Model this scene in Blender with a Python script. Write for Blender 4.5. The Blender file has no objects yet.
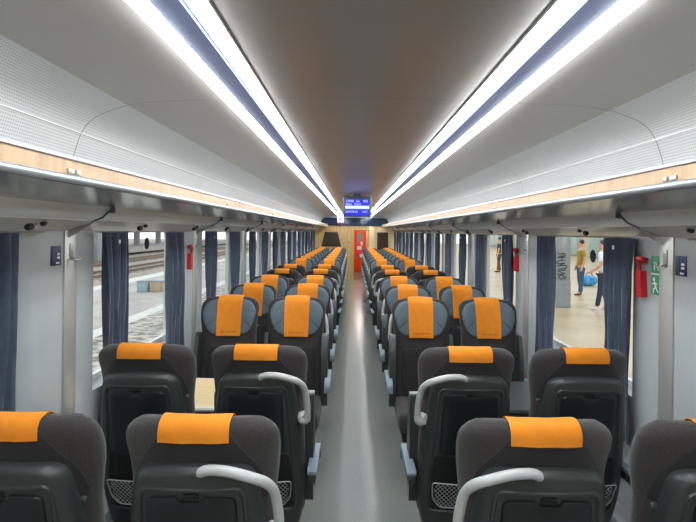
import bpy, bmesh, math, random
from mathutils import Vector, Matrix
random.seed(7)
PI = math.pi
C = bpy.context.scene.collection
EYE = 1.62
CX = -0.055

# ------------------------------------------------------------------ materials
def srgb(r, g, b):
    f = lambda c: (c/255/12.92) if c/255 <= 0.04045 else ((c/255+0.055)/1.055)**2.4
    return (f(r), f(g), f(b), 1)

def mat(name, col, rough=0.5, metal=0.0, emit=None, estr=0, spec=0.5, noise=None, bump=None, sheen=0, coat=0):
    m = bpy.data.materials.new(name); m.use_nodes = True
    nt = m.node_tree; b = nt.nodes['Principled BSDF']
    b.inputs['Base Color'].default_value = col
    b.inputs['Roughness'].default_value = rough
    b.inputs['Metallic'].default_value = metal
    b.inputs['Specular IOR Level'].default_value = spec
    if sheen: b.inputs['Sheen Weight'].default_value = sheen
    if coat:
        b.inputs['Coat Weight'].default_value = coat; b.inputs['Coat Roughness'].default_value = 0.1
    if emit:
        b.inputs['Emission Color'].default_value = emit; b.inputs['Emission Strength'].default_value = estr
    tc = nt.nodes.new('ShaderNodeTexCoord')
    if noise:
        sc, c2, lo, hi = noise[:4]
        mp = nt.nodes.new('ShaderNodeMapping'); nt.links.new(tc.outputs['Object'], mp.inputs[0])
        if len(noise) > 4: mp.inputs['Scale'].default_value = noise[4]
        n = nt.nodes.new('ShaderNodeTexNoise'); n.inputs['Scale'].default_value = sc; n.inputs['Detail'].default_value = 5
        nt.links.new(mp.outputs[0], n.inputs['Vector'])
        r = nt.nodes.new('ShaderNodeValToRGB'); r.color_ramp.elements[0].position = lo; r.color_ramp.elements[1].position = hi
        r.color_ramp.elements[0].color = col; r.color_ramp.elements[1].color = c2
        nt.links.new(n.outputs['Fac'], r.inputs[0]); nt.links.new(r.outputs[0], b.inputs['Base Color'])
    if bump:
        n2 = nt.nodes.new('ShaderNodeTexNoise'); n2.inputs['Scale'].default_value = bump[0]; n2.inputs['Detail'].default_value = 4
        nt.links.new(tc.outputs['Object'], n2.inputs['Vector'])
        bp = nt.nodes.new('ShaderNodeBump'); bp.inputs['Strength'].default_value = bump[1]; bp.inputs['Distance'].default_value = 0.004
        nt.links.new(n2.outputs['Fac'], bp.inputs['Height']); nt.links.new(bp.outputs[0], b.inputs['Normal'])
    return m

M = {}
M['fab'] = mat('charcoal_fabric', srgb(40,37,36), .95, noise=(160, srgb(53,49,48), .35, .7), bump=(420,.5), sheen=.15)
M['fabdark'] = mat('dark_fabric', srgb(26,24,26), .95, noise=(160, srgb(36,33,35), .35, .7), bump=(420,.4), sheen=.1)
M['fabblue'] = mat('grey_blue_fabric', srgb(80,94,102), .85, noise=(120, srgb(92,106,114), .35, .7), bump=(300,.3))
M['shell'] = mat('dark_plastic', srgb(48,53,52), .36, bump=(500,.08))
M['tray'] = mat('tray_plastic', srgb(22,28,29), .34, bump=(500,.06))
M['black'] = mat('black_plastic', srgb(12,14,15), .5)
M['handle'] = mat('light_grey_plastic', srgb(176,180,178), .35)
M['pad'] = mat('armrest_pad', srgb(118,134,144), .5)
M['orange'] = mat('orange_cloth', srgb(220,132,20), .85, noise=(25, srgb(210,123,14), .3, .7), bump=(260,.25))
M['stitch'] = mat('stitch_brown', srgb(140,80,20), .9)
M['wire'] = mat('net_wire', srgb(165,168,166), .45, .3)
M['wall'] = mat('wall_laminate', srgb(166,173,174), .22, noise=(6, srgb(172,178,179), .3, .7), spec=.5)
M['reveal'] = mat('reveal_plastic', srgb(206,206,202), .35)
M['metal'] = mat('brushed_metal', srgb(186,186,182), .35, .55, noise=(8, srgb(184,184,180), .3,.7,(20,20,1)))
M['rackmetal'] = mat('rack_metal', srgb(168,170,168), .2, .7)
M['tube'] = mat('rack_tube', srgb(165,175,182), .3, .5)
M['valance'] = mat('valance_grey', srgb(200,208,206), .3, noise=(3, srgb(206,213,211), .3,.7))
M['lower'] = mat('lamp_panel_grey', srgb(198,198,193), .25)
M['trimwhite'] = mat('trim_white', srgb(172,176,178), .35)
M['curtain'] = mat('curtain_blue', srgb(54,65,82), .9, noise=(30, srgb(66,77,94), .3,.7,(1,4,1)), bump=(300,.2), sheen=.2)
M['red'] = mat('red_plastic', srgb(186,30,42), .35)
M['bluesign'] = mat('sign_blue', srgb(28,48,88), .4)
M['greensign'] = mat('sign_green', srgb(52,148,98), .4)
M['white'] = mat('white_print', srgb(232,236,236), .5)
M['chrome'] = mat('hook_metal', srgb(170,168,162), .3, .8)
M['darkpanel'] = mat('smoked_panel', srgb(62,54,42), .15)
M['blueglass'] = mat('blue_gloss_panel', srgb(20,38,64), .08)
M['orangedoor'] = mat('orange_door_paint', srgb(238,84,22), .4)
M['cream'] = mat('cream_laminate', srgb(226,196,148), .45)
M['door_pink'] = mat('door_poster_pink', srgb(232,70,92), .5)
M['ridge'] = mat('glossy_ridge', srgb(225,226,226), .15)
M['stripgrey'] = mat('blue_grey_channel', srgb(84,98,138), .45)  # bluish light cast between the strips is put into this colour
M['screenframe'] = mat('screen_housing', srgb(62,78,92), .4)
M['screen'] = mat('screen_blue', srgb(10,20,160), .4, emit=srgb(14,30,225), estr=.3)
M['screentext'] = mat('screen_white', srgb(220,225,250), .4, emit=srgb(215,222,255), estr=.15)
M['light'] = mat('light_diffuser', (1,1,1,1), .5, emit=(0.93,0.97,1,1), estr=16.5)
M['tabletop'] = mat('table_laminate', srgb(226,206,160), .3, noise=(5, srgb(214,190,142), .35,.65,(1,12,1)))
M['tableedge'] = mat('table_edge', srgb(225,225,220), .4)
M['darktop'] = mat('dark_table_laminate', srgb(52,58,58), .35)
M['sticker'] = mat('sticker_black', srgb(30,30,34), .5)
# station
M['cobbles'] = mat('cobble_strip', srgb(120,114,104), .9, noise=(5, srgb(190,184,172), .42,.58))
M['filllight'] = mat('added_fill_emitter', (1,1,1,1), .5, emit=(1,.96,.9,1), estr=70)  # glow of the fill light added in the end passage
M['platform'] = mat('platform_paving', srgb(160,154,148), .8, noise=(1.3, srgb(180,174,168), .35,.65))
M['platform_warm'] = mat('platform_tiles_warm', srgb(172,152,118), .4, noise=(.9, srgb(194,174,140), .35,.65))
M['kerb'] = mat('kerb_white', srgb(205,203,195), .8)
M['ballast'] = mat('ballast', srgb(122,110,96), .95, noise=(6, srgb(176,168,154), .4,.6))
M['rail'] = mat('rail_steel', srgb(126,104,84), .5, .4)
M['concrete'] = mat('concrete', srgb(136,141,144), .8, noise=(2, srgb(152,156,158), .35,.65))
M['canopy'] = mat('canopy_grey', srgb(150,152,150), .7)
M['hallwall'] = mat('hall_wall', srgb(186,176,152), .7, noise=(.6, srgb(168,180,164), .4,.6))
M['hallglass'] = mat('hall_glass', srgb(130,156,146), .2)
M['skin'] = mat('skin', srgb(214,160,136), .6)
M['yellow'] = mat('shirt_ochre', srgb(160,136,50), .85)
M['jeans'] = mat('jeans_blue', srgb(66,88,116), .85)
M['whitecloth'] = mat('shirt_white', srgb(232,232,235), .85)
M['navy'] = mat('trousers_navy', srgb(46,54,72), .85)
M['darkcloth'] = mat('clothes_dark', srgb(58,58,66), .85)
M['hair'] = mat('hair_brown', srgb(60,44,34), .7)
M['shoe'] = mat('shoe_black', srgb(34,34,38), .6)
M['bag'] = mat('bag_blue', srgb(44,128,196), .6, noise=(9, srgb(90,170,220), .45,.6))
M['teal'] = mat('bin_teal', srgb(140,170,172), .6)
M['brown'] = mat('bin_brown', srgb(178,158,132), .7)

def glass_mat():
    m = bpy.data.materials.new('window_glass'); m.use_nodes = True; nt = m.node_tree
    for n in list(nt.nodes): nt.nodes.remove(n)
    o = nt.nodes.new('ShaderNodeOutputMaterial'); t = nt.nodes.new('ShaderNodeBsdfTransparent')
    g = nt.nodes.new('ShaderNodeBsdfGlossy'); g.inputs['Roughness'].default_value = .02
    t.inputs[0].default_value = (.93,.95,.95,1)
    lw = nt.nodes.new('ShaderNodeLayerWeight'); lw.inputs[0].default_value = .5
    pw = nt.nodes.new('ShaderNodeMath'); pw.operation = 'POWER'; nt.links.new(lw.outputs['Facing'], pw.inputs[0]); pw.inputs[1].default_value = 6
    f = nt.nodes.new('ShaderNodeMath'); f.operation = 'MULTIPLY_ADD'; nt.links.new(pw.outputs[0], f.inputs[0]); f.inputs[1].default_value = .45; f.inputs[2].default_value = .025
    mx = nt.nodes.new('ShaderNodeMixShader')
    nt.links.new(f.outputs[0], mx.inputs[0]); nt.links.new(t.outputs[0], mx.inputs[1]); nt.links.new(g.outputs[0], mx.inputs[2])
    nt.links.new(mx.outputs[0], o.inputs[0]); return m
M['glass'] = glass_mat()

class NB:
    """small node helper"""
    def __init__(s, m): s.nt = m.node_tree; s.b = s.nt.nodes['Principled BSDF']
    def n(s, t): return s.nt.nodes.new(t)
    def l(s, a, b): s.nt.links.new(a, b)
    def math(s, op, a, b=None, c=None):
        k = s.n('ShaderNodeMath'); k.operation = op
        for i, v in enumerate((a, b, c)):
            if v is None: continue
            if isinstance(v, (int, float)): k.inputs[i].default_value = v
            else: s.l(v, k.inputs[i])
        return k.outputs[0]
    def mix(s, f, c1, c2):
        k = s.n('ShaderNodeMix'); k.data_type = 'RGBA'
        s.l(f, k.inputs[0])
        for i, v in ((6, c1), (7, c2)):
            if isinstance(v, tuple): k.inputs[i].default_value = v
            else: s.l(v, k.inputs[i])
        return k.outputs[2]

def wood_mat(name, c1, c2, axis='Y', sc=1.0, period=None, rough=.4):
    """veneer with vertical grain; period = board joints along the axis"""
    m = mat(name, c1, rough); N = NB(m)
    tc = N.n('ShaderNodeTexCoord'); mp = N.n('ShaderNodeMapping'); N.l(tc.outputs['Object'], mp.inputs[0])
    mp.inputs['Scale'].default_value = (22*sc, 22*sc, 1.2*sc)
    ns = N.n('ShaderNodeTexNoise'); ns.inputs['Scale'].default_value = 1.6; ns.inputs['Detail'].default_value = 6
    N.l(mp.outputs[0], ns.inputs['Vector'])
    r = N.n('ShaderNodeValToRGB'); r.color_ramp.elements[0].position = .3; r.color_ramp.elements[1].position = .7
    r.color_ramp.elements[0].color = c1; r.color_ramp.elements[1].color = c2
    N.l(ns.outputs['Fac'], r.inputs[0]); col = r.outputs[0]
    if period:
        sp = N.n('ShaderNodeSeparateXYZ'); N.l(tc.outputs['Object'], sp.inputs[0])
        a = N.math('FRACT', N.math('MULTIPLY', sp.outputs[axis], 1/period))
        line = N.math('LESS_THAN', a, .09)
        col = N.mix(line, col, tuple(x*.55 for x in c1[:3]) + (1,))
    N.l(col, N.b.inputs['Base Color']); return m
M['wood'] = wood_mat('oak_veneer', srgb(182,152,114), srgb(164,133,96))
M['woodwall'] = wood_mat('oak_slat_wall', srgb(206,172,112), srgb(186,150,94), 'X', 1, .12)

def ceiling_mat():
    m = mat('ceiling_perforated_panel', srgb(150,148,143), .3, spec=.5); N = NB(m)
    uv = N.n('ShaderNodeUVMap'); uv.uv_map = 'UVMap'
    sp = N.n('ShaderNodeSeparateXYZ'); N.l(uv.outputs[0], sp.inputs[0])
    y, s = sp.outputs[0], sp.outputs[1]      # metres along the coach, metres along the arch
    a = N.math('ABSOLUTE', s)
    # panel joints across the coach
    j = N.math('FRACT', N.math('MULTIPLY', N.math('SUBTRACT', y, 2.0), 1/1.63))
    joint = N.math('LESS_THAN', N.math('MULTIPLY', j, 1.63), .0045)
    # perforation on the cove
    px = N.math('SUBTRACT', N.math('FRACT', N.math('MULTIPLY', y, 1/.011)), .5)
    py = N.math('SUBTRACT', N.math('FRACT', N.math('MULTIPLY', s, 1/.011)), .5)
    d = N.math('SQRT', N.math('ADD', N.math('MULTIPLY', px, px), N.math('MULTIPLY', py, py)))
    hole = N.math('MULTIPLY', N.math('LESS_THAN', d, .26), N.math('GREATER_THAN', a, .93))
    light = N.math('GREATER_THAN', a, .925)  # brighter look of the lit cove is painted in as a paler tone
    centre = N.math('LESS_THAN', a, .46)  # dimness between the light strips, painted in as a darker tone
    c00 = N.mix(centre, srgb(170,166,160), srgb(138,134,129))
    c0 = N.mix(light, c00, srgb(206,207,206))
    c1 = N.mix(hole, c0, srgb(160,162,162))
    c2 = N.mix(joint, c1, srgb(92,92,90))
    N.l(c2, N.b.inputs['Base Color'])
    n = N.n('ShaderNodeTexNoise'); n.inputs['Scale'].default_value = 1.8; n.inputs['Detail'].default_value = 1
    tc = N.n('ShaderNodeTexCoord'); N.l(tc.outputs['Object'], n.inputs['Vector'])
    bp = N.n('ShaderNodeBump'); bp.inputs['Strength'].default_value = .25; bp.inputs['Distance'].default_value = .02
    N.l(n.outputs['Fac'], bp.inputs['Height']); N.l(bp.outputs[0], N.b.inputs['Normal'])
    return m
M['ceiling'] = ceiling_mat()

def floor_mat():
    m = mat('vinyl_floor', srgb(126,132,126), .22, noise=(90, srgb(118,123,118), .4,.6)); N = NB(m)
    return m
M['floor'] = floor_mat()

# ------------------------------------------------------------------ mesh helpers
def obj(name, bm, m, parent=None, sharp=35, **props):
    me = bpy.data.meshes.new(name)
    bmesh.ops.recalc_face_normals(bm, faces=bm.faces)
    bm.to_mesh(me); bm.free()
    for x in (m if isinstance(m, (list, tuple)) else [m]): me.materials.append(M[x] if isinstance(x, str) else x)
    me.shade_smooth(); me.set_sharp_from_angle(angle=math.radians(sharp))
    o = bpy.data.objects.new(name, me); C.objects.link(o)
    if parent: o.parent = parent
    for k, v in props.items(): o[k] = v
    return o

def struct(name, bm, m, parent=None, **k):
    o = obj(name, bm, m, parent, **k)
    if not parent: o['kind'] = 'structure'
    return o

def tag(o, label, cat, group=None):
    o['label'] = label; o['category'] = cat
    if group: o['group'] = group
    return o

def thing(name, label, cat, loc=(0,0,0), rz=0, group=None):
    o = bpy.data.objects.new(name, None); C.objects.link(o)
    o.empty_display_size = .1
    o.location = loc; o.rotation_euler = (0,0,rz)
    return tag(o, label, cat, group)

def box(bm, x0, x1, y0, y1, z0, z1, bev=0, seg=2, M4=None):
    r = bmesh.ops.create_cube(bm, size=1)
    vs = r['verts']
    bmesh.ops.transform(bm, matrix=Matrix.Translation(((x0+x1)/2,(y0+y1)/2,(z0+z1)/2)) @ Matrix.Diagonal((abs(x1-x0),abs(y1-y0),abs(z1-z0),1)), verts=vs)
    if bev:
        es = list({e for v in vs for e in v.link_edges})
        g = bmesh.ops.bevel(bm, geom=es, offset=bev, segments=seg, profile=.5, affect='EDGES')
        vs = list({v for f in g['faces'] for v in f.verts} | {v for v in vs if v.is_valid})
    if M4 is not None: bmesh.ops.transform(bm, matrix=M4, verts=vs)
    return vs

def tube(bm, pts, r, n=8, caps=True, closed=False):
    pts = [Vector(p) for p in pts]; rings = []; up = None
    k = len(pts)
    for i, p in enumerate(pts):
        if closed: t = (pts[(i+1)%k] - pts[i-1]).normalized()
        else: t = (pts[min(i+1,k-1)] - pts[max(i-1,0)]).normalized()
        if up is None:
            up = Vector((0,0,1)) if abs(t.z) < .9 else Vector((1,0,0))
        a = t.cross(up)
        if a.length < 1e-4: a = t.cross(Vector((0,1,0)))
        a.normalize(); b = a.cross(t).normalized(); up = b
        rr = r[i] if isinstance(r, (list, tuple)) else r
        rings.append([bm.verts.new(p + (a*math.cos(q)+b*math.sin(q))*rr) for q in [2*PI*j/n for j in range(n)]])
    m = k if closed else k-1
    for i in range(m):
        A, B = rings[i], rings[(i+1)%k]
        for j in range(n): bm.faces.new((A[j],A[(j+1)%n],B[(j+1)%n],B[j]))
    if caps and not closed:
        bm.faces.new(rings[0][::-1]); bm.faces.new(rings[-1])

def smooth_path(pts, sub=6):
    """Catmull-Rom"""
    P = [Vector(p) for p in pts]; out = []
    for i in range(len(P)-1):
        p0, p1, p2, p3 = P[max(i-1,0)], P[i], P[i+1], P[min(i+2,len(P)-1)]
        for k in range(sub):
            t = k/sub
            out.append(.5*((2*p1)+(p2-p0)*t+(2*p0-5*p1+4*p2-p3)*t*t+(3*p1-p0-3*p2+p3)*t**3))
    out.append(P[-1]); return out

def extrude_profile(bm, prof, y0, y1, closed=False, uvs=None):
    """profile of (x,z) swept along Y"""
    a = [bm.verts.new((x,y0,z)) for x,z in prof]; b = [bm.verts.new((x,y1,z)) for x,z in prof]
    n = len(prof); fs = []
    for i in range(n if closed else n-1):
        j = (i+1)%n; fs.append(bm.faces.new((a[i],a[j],b[j],b[i])))
    if closed: bm.faces.new(a[::-1]); bm.faces.new(b)
    return fs

def interp(tab, z):
    if z <= tab[0][0]: return tab[0][1]
    for (a,va),(b,vb) in zip(tab, tab[1:]):
        if z <= b:
            t = (z-a)/(b-a); t = t*t*(3-2*t) if False else t
            return va+(vb-va)*t
    return tab[-1][1]

def round_poly(pts, r, seg=4):
    """round the corners of a 2D polygon; r scalar or list"""
    out = []; n = len(pts)
    for i in range(n):
        p = Vector(pts[i]); a = Vector(pts[i-1]); b = Vector(pts[(i+1)%n])
        rr = r[i] if isinstance(r, (list,tuple)) else r
        if rr <= 0: out.append(tuple(p)); continue
        ua = (a-p); ub = (b-p); la, lb = ua.length, ub.length; ua.normalize(); ub.normalize()
        d = min(rr, la*.48, lb*.48)
        s, e = p+ua*d, p+ub*d
        for k in range(seg+1):
            t = k/seg; out.append(tuple(s*(1-t)**2 + p*2*t*(1-t) + e*t*t))
    return out

def dense(pts, step):
    out = []; n = len(pts)
    for i in range(n):
        a, b = Vector(pts[i]), Vector(pts[(i+1)%n]); k = max(1, int((b-a).length/step))
        for j in range(k): out.append(tuple(a.lerp(b, j/k)))
    return out

def plate(bm, outline, ysurf, thick, bev=.004, sgn=-1, grid=.03):
    """slab whose outline lies in x,z and whose face follows ysurf(x,z), standing out by thick towards sgn*y"""
    pts = dense(outline, grid)
    cx = sum(p[0] for p in pts)/len(pts); cz = sum(p[1] for p in pts)/len(pts)
    ext = max(max(abs(p[0]-cx) for p in pts), .02)
    def ring(inset, off):
        out = []
        for i,(x,z) in enumerate(pts):
            a = Vector(pts[i-1]); b = Vector(pts[(i+1)%len(pts)]); t = (b-a)
            nrm = Vector((t.y,-t.x)); 
            if nrm.length: nrm.normalize()
            if area < 0: nrm = -nrm
            X, Z = x-nrm.x*inset, z-nrm.y*inset
            out.append(bm.verts.new((X, ysurf(X,Z)+sgn*off, Z)))
        return out
    area = sum(pts[i][0]*pts[(i+1)%len(pts)][1]-pts[(i+1)%len(pts)][0]*pts[i][1] for i in range(len(pts)))
    r0 = ring(0, -.004); r1 = ring(0, thick-bev); r2 = ring(bev*.35, thick-bev*.3); r3 = ring(bev, thick)
    for A,B in ((r0,r1),(r1,r2),(r2,r3)):
        for i in range(len(A)):
            j = (i+1)%len(A); bm.faces.new((A[i],A[j],B[j],B[i]))
    # inner rings shrink towards the centre line so that the face follows the surface
    prev = r3
    for s in (.75,.5,.25):
        cur = [bm.verts.new((cx+(v.co.x-cx)*s, ysurf(cx+(v.co.x-cx)*s, cz+(v.co.z-cz)*s)+sgn*thick, cz+(v.co.z-cz)*s)) for v in r3]
        for i in range(len(cur)):
            j = (i+1)%len(cur); bm.faces.new((prev[i],prev[j],cur[j],cur[i]))
        prev = cur
    c = bm.verts.new((cx, ysurf(cx,cz)+sgn*thick, cz))
    for i in range(len(prev)): bm.faces.new((prev[i],prev[(i+1)%len(prev)],c))

# ------------------------------------------------------------------ camera, world
cam = bpy.data.cameras.new('camera'); co = bpy.data.objects.new('camera', cam); C.objects.link(co)
cam.sensor_width = 36; cam.lens = 523/696*36
cam.shift_x = -5/696; cam.shift_y = -30/696
cam.clip_start = .02; cam.clip_end = 500
co.matrix_world = Matrix.Translation((CX,0,EYE)) @ Matrix.Rotation(-.011,4,'Y') @ Matrix.Rotation(PI/2,4,'X')
bpy.context.scene.camera = co

w = bpy.data.worlds.new('overcast_sky'); bpy.context.scene.world = w; w.use_nodes = True
nt = w.node_tree; bg = nt.nodes['Background']
tc = nt.nodes.new('ShaderNodeTexCoord'); sp = nt.nodes.new('ShaderNodeSeparateXYZ'); nt.links.new(tc.outputs['Generated'], sp.inputs[0])
rp = nt.nodes.new('ShaderNodeValToRGB'); nt.links.new(sp.outputs['Z'], rp.inputs[0])
rp.color_ramp.elements[0].color = (.92,.93,.92,1); rp.color_ramp.elements[1].color = (.85,.92,1,1)
nt.links.new(rp.outputs[0], bg.inputs[0]); bg.inputs[1].default_value = 1.15

vs = bpy.context.scene.view_settings
vs.view_transform = 'Standard'; vs.look = 'None'; vs.gamma = 1; vs.exposure = 0.8; vs.use_curve_mapping = False

# ------------------------------------------------------------------ the coach shell
Y0, Y1 = -2.2, 17.3
WX = 1.36          # wall plane
GX = 1.46          # glass plane
PER = 1.9; WS = 2.70; WL = 1.28
wins = [WS + PER*k for k in range(-2, 8) if WS+PER*k+WL < Y1]   # window starts
SILL, HEAD = .80, 1.64

bm = bmesh.new(); box(bm, -1.5, 1.5, Y0-.05, 21.2, -.06, 0); struct('floor', bm, 'floor')

# ceiling arch
half0 = [(0,2.130),(.2,2.128),(.34,2.124),(.565,2.116),(.75,2.112),(.83,2.106),(.93,2.09),(1.02,2.058),(1.07,2.025),(1.098,1.985),(1.115,1.94),(1.13,1.885),(1.142,1.80),(1.15,1.728)]
half = [(p.x,p.y) for p in smooth_path([(x,z,0) for x,z in half0], 4)]
prof = [(-x,z) for x,z in half[:0:-1]] + half
arc = [0]
for (a,b),(c,d) in zip(half, half[1:]): arc.append(arc[-1]+math.hypot(c-a,d-b))
sarc = [-s for s in arc[:0:-1]] + arc
bm = bmesh.new(); uvl = bm.loops.layers.uv.new('UVMap')
ys = [Y0 + (Y1-Y0)*i/24 for i in range(25)]
rows = [[bm.verts.new((x,y,z)) for x,z in prof] for y in ys]
for i in range(24):
    for j in range(len(prof)-1):
        f = bm.faces.new((rows[i][j],rows[i][j+1],rows[i+1][j+1],rows[i+1][j]))
        for lp,(yy,jj) in zip(f.loops, ((i,j),(i,j+1),(i+1,j+1),(i+1,j))): lp[uvl].uv = (ys[yy], sarc[jj])
# outer roof skin gives the shell its thickness
outer = [(-1.49,1.66),(-1.45,1.95),(-1.2,2.2),(0,2.3),(1.2,2.2),(1.45,1.95),(1.49,1.66)]
extrude_profile(bm, outer, Y0-.05, 21.3)
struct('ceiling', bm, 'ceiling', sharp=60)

def side_name(s): return 'left' if s < 0 else 'right'

def build_wall(s):
    bm = bmesh.new()
    def quadstrip(prof_yx, z0, z1):
        a = [bm.verts.new((s*x,y,z0)) for y,x in prof_yx]; b = [bm.verts.new((s*x,y,z1)) for y,x in prof_yx]
        for i in range(len(a)-1): bm.faces.new((a[i],a[i+1],b[i+1],b[i]))
    # below sill
    box(bm, s*WX, s*1.485, Y0, Y1, 0, SILL)
    # above the windows, behind rack
    box(bm, s*WX, s*1.485, Y0, Y1, HEAD, 1.80)
    edges = [Y0] + [v for a in wins for v in (a, a+WL)] + [Y1]
    for i in range(0, len(edges), 2):
        a, b = edges[i], edges[i+1]
        r = .08
        P = []
        if i > 0:
            for k in range(7):
                t = k/6*PI/2; P.append((a + r*math.sin(t)*1.0 - 0.0, GX-.0 - .10*(1-math.cos(t)) ))
            # starts at glass plane, curves onto wall plane
            P = [(a + r*(1-math.cos(k/6*PI/2)), WX + .10*(1-math.sin(k/6*PI/2))) for k in range(7)]
        else: P = [(a, WX)]
        if i+2 < len(edges):
            P += [(b - r*(1-math.cos(k/6*PI/2)), WX + .10*(1-math.sin(k/6*PI/2))) for k in range(6,-1,-1)]
        else: P += [(b, WX)]
        quadstrip(P, SILL, HEAD)
        # outer skin behind the pillar so it is solid
        box(bm, s*1.47, s*1.485, a, b, SILL, HEAD)
    return struct('wall_'+side_name(s), bm, 'wall', sharp=50)
for s in (-1,1):
    build_wall(s)
    bm = bmesh.new(); box(bm, s*1.25, s*(WX-.002), Y0, Y1, .0, .22, .01); struct('baseboard_'+side_name(s), bm, 'wall')

ordn = ['first','second','third','fourth','fifth','sixth','seventh','eighth','ninth','tenth','eleventh','twelfth','thirteenth','fourteenth','fifteenth']

# windows
n = 0
for s in (-1,1):
    for k,a in enumerate(wins):
        n += 1
        bm = bmesh.new()
        pts = round_poly([(a,SILL),(a+WL,SILL),(a+WL,HEAD),(a,HEAD)], .07, 5)
        inn = round_poly([(a+.03,SILL+.03),(a+WL-.03,SILL+.03),(a+WL-.03,HEAD-.03),(a+.03,HEAD-.03)], .06, 5)
        sq = round_poly([(a-.01,SILL-.01),(a+WL+.01,SILL-.01),(a+WL+.01,HEAD+.01),(a-.01,HEAD+.01)], .001, 5)
        L = []
        for ring,xx in ((sq,GX+.02),(sq,GX-.012),(inn,GX-.012),(inn,GX+.02)):
            L.append([bm.verts.new((s*xx,y,z)) for y,z in ring])
        for A,B in zip(L, L[1:]+L[:1]):
            for i in range(len(A)): j=(i+1)%len(A); bm.faces.new((A[i],A[j],B[j],B[i]))
        fr = struct('window_%d' % n, bm, 'reveal')
        bm = bmesh.new(); box(bm, s*(GX+.002), s*(GX+.008), a+.005, a+WL-.005, SILL+.005, HEAD-.005)
        obj('window_pane', bm, 'glass', fr)

# pillar metal trims
tn = 0
pill = [2.38 + PER*k for k in range(-2, 9) if 2.38+PER*k < Y1-.1]
for s in (-1,1):
    for k,y in enumerate(pill):
        y = y + (.03 if s<0 else -.03)
        tn += 1
        bm = bmesh.new(); box(bm, s*(WX-.008), s*(WX+.002), y-.052, y+.052, .225, HEAD-.03, .003)
        struct('trim_%d' % tn, bm, 'metal')

# far partition with passage
DX0, DX1 = -.02, .47
bm = bmesh.new()
box(bm, -WX-.1, DX0, Y1, Y1+.05, 0, 1.79); box(bm, DX1, .74, Y1, Y1+.05, 0, 1.79)
box(bm, DX0, DX1, Y1, Y1+.05, 1.66, 1.79); 
struct('wall_far', bm, 'woodwall')
bm = bmesh.new(); box(bm, .66, WX+.1, Y1, Y1+.06, 0, 1.79); box(bm, DX1+.003, .66, Y1-.012, Y1+.03, 0, 1.785, .003)
struct('wall_far_cream', bm, 'cream')
bm = bmesh.new(); box(bm, -1.5, 1.5, Y1+.06, Y1+.1, 1.78, 2.25); struct('wall_header', bm, 'wall')
bm = bmesh.new(); box(bm, DX0-.06, DX0, Y1+.05, 20.75, 0, 2.0); struct('wall_passage_left', bm, 'woodwall')
bm = bmesh.new(); box(bm, DX1, DX1+.06, Y1+.06, 20.75, 0, 2.0); struct('wall_passage_right', bm, 'cream')
bm = bmesh.new(); box(bm, -1.5, 1.5, 20.8, 20.9, 0, 2.2); struct('wall_end', bm, 'cream')
bm = bmesh.new(); box(bm, -.1, .6, Y1+.1, 20.8, 1.98, 2.04); struct('ceiling_passage', bm, 'cream')
t = thing('added_fill_light', 'added round fill light in the passage behind the end wall', 'ceiling light', (.22, 19.4, 1.98))  # added to brighten the orange door, no such fitting is visible
bm = bmesh.new(); tube(bm, [(0,0,0),(0,0,-.02),(0,0,-.03)], [.12,.12,.09], 20); obj('fill_light_disc', bm, 'filllight', t)
bm = bmesh.new(); tube(bm, [(0,0,-.001),(0,0,-.014)], [.14,.13], 20); obj('fill_light_ring', bm, 'trimwhite', t)
# rear wall behind the viewer
bm = bmesh.new(); box(bm, -1.5, 1.5, Y0-.05, Y0, 0, 2.2); struct('wall_rear', bm, 'woodwall')
# blue bulkhead arch
bm = bmesh.new()
ol = round_poly([(-1.13,1.80),(1.13,1.80),(1.06,2.05),(-1.06,2.05)], [.01,.01,.12,.12], 5)
plate(bm, ol, lambda x,z: Y1+.0, .05, .01, -1, .2)
struct('trim_bulkhead', bm, 'blueglass')
# smoked panels of partition
for nm,ol in (('trim_smoked_panel', [(-1.10,1.10),(-.44,1.10),(-.56,1.585),(-.99,1.585)]), ('trim_smoked_panel_right', [(.745,1.0),(1.12,1.0),(1.10,1.585),(.745,1.585)])):
    bm = bmesh.new(); plate(bm, round_poly(ol, .02, 3), lambda x,z: Y1, .02, .004, -1, .2); struct(nm, bm, 'darkpanel')
# orange door at the passage end
bm = bmesh.new(); box(bm, DX0+.01, DX1-.01, 20.74, 20.795, 0.005, 1.92, .006)
d = struct('door_1', bm, 'orangedoor')
bm = bmesh.new(); plate(bm, round_poly([(.10,.55),(.36,.55),(.36,1.56),(.10,1.56)], .11, 6), lambda x,z: 20.74, .012, .004, -1, .2); obj('door_window', bm, 'concrete', d)
bm = bmesh.new(); plate(bm, round_poly([(.11,.62),(.35,.62),(.35,1.22),(.11,1.22)], .03, 3), lambda x,z: 20.727, .004, .001, -1, .2); obj('door_poster', bm, 'door_pink', d)
bm = bmesh.new(); box(bm, .11, .30, 20.716, 20.722, .88, 1.02); box(bm, .22, .34, 20.716, 20.722, .58, .70); box(bm,.25,.34,20.716,20.722,1.06,1.2); obj('poster_lettering_block', bm, 'white', d)
bm = bmesh.new(); box(bm, .42, .45, 20.70, 20.74, .95, 1.1, .006); obj('door_handle', bm, 'chrome', d)

for s in (-1,1):
    bm = bmesh.new(); tube(bm, [(s*1.1,Y0,1.982),(s*1.1,Y1,1.982)], .0035, 8); tn += 1; struct('trim_%d' % tn, bm, 'ridge')
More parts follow.
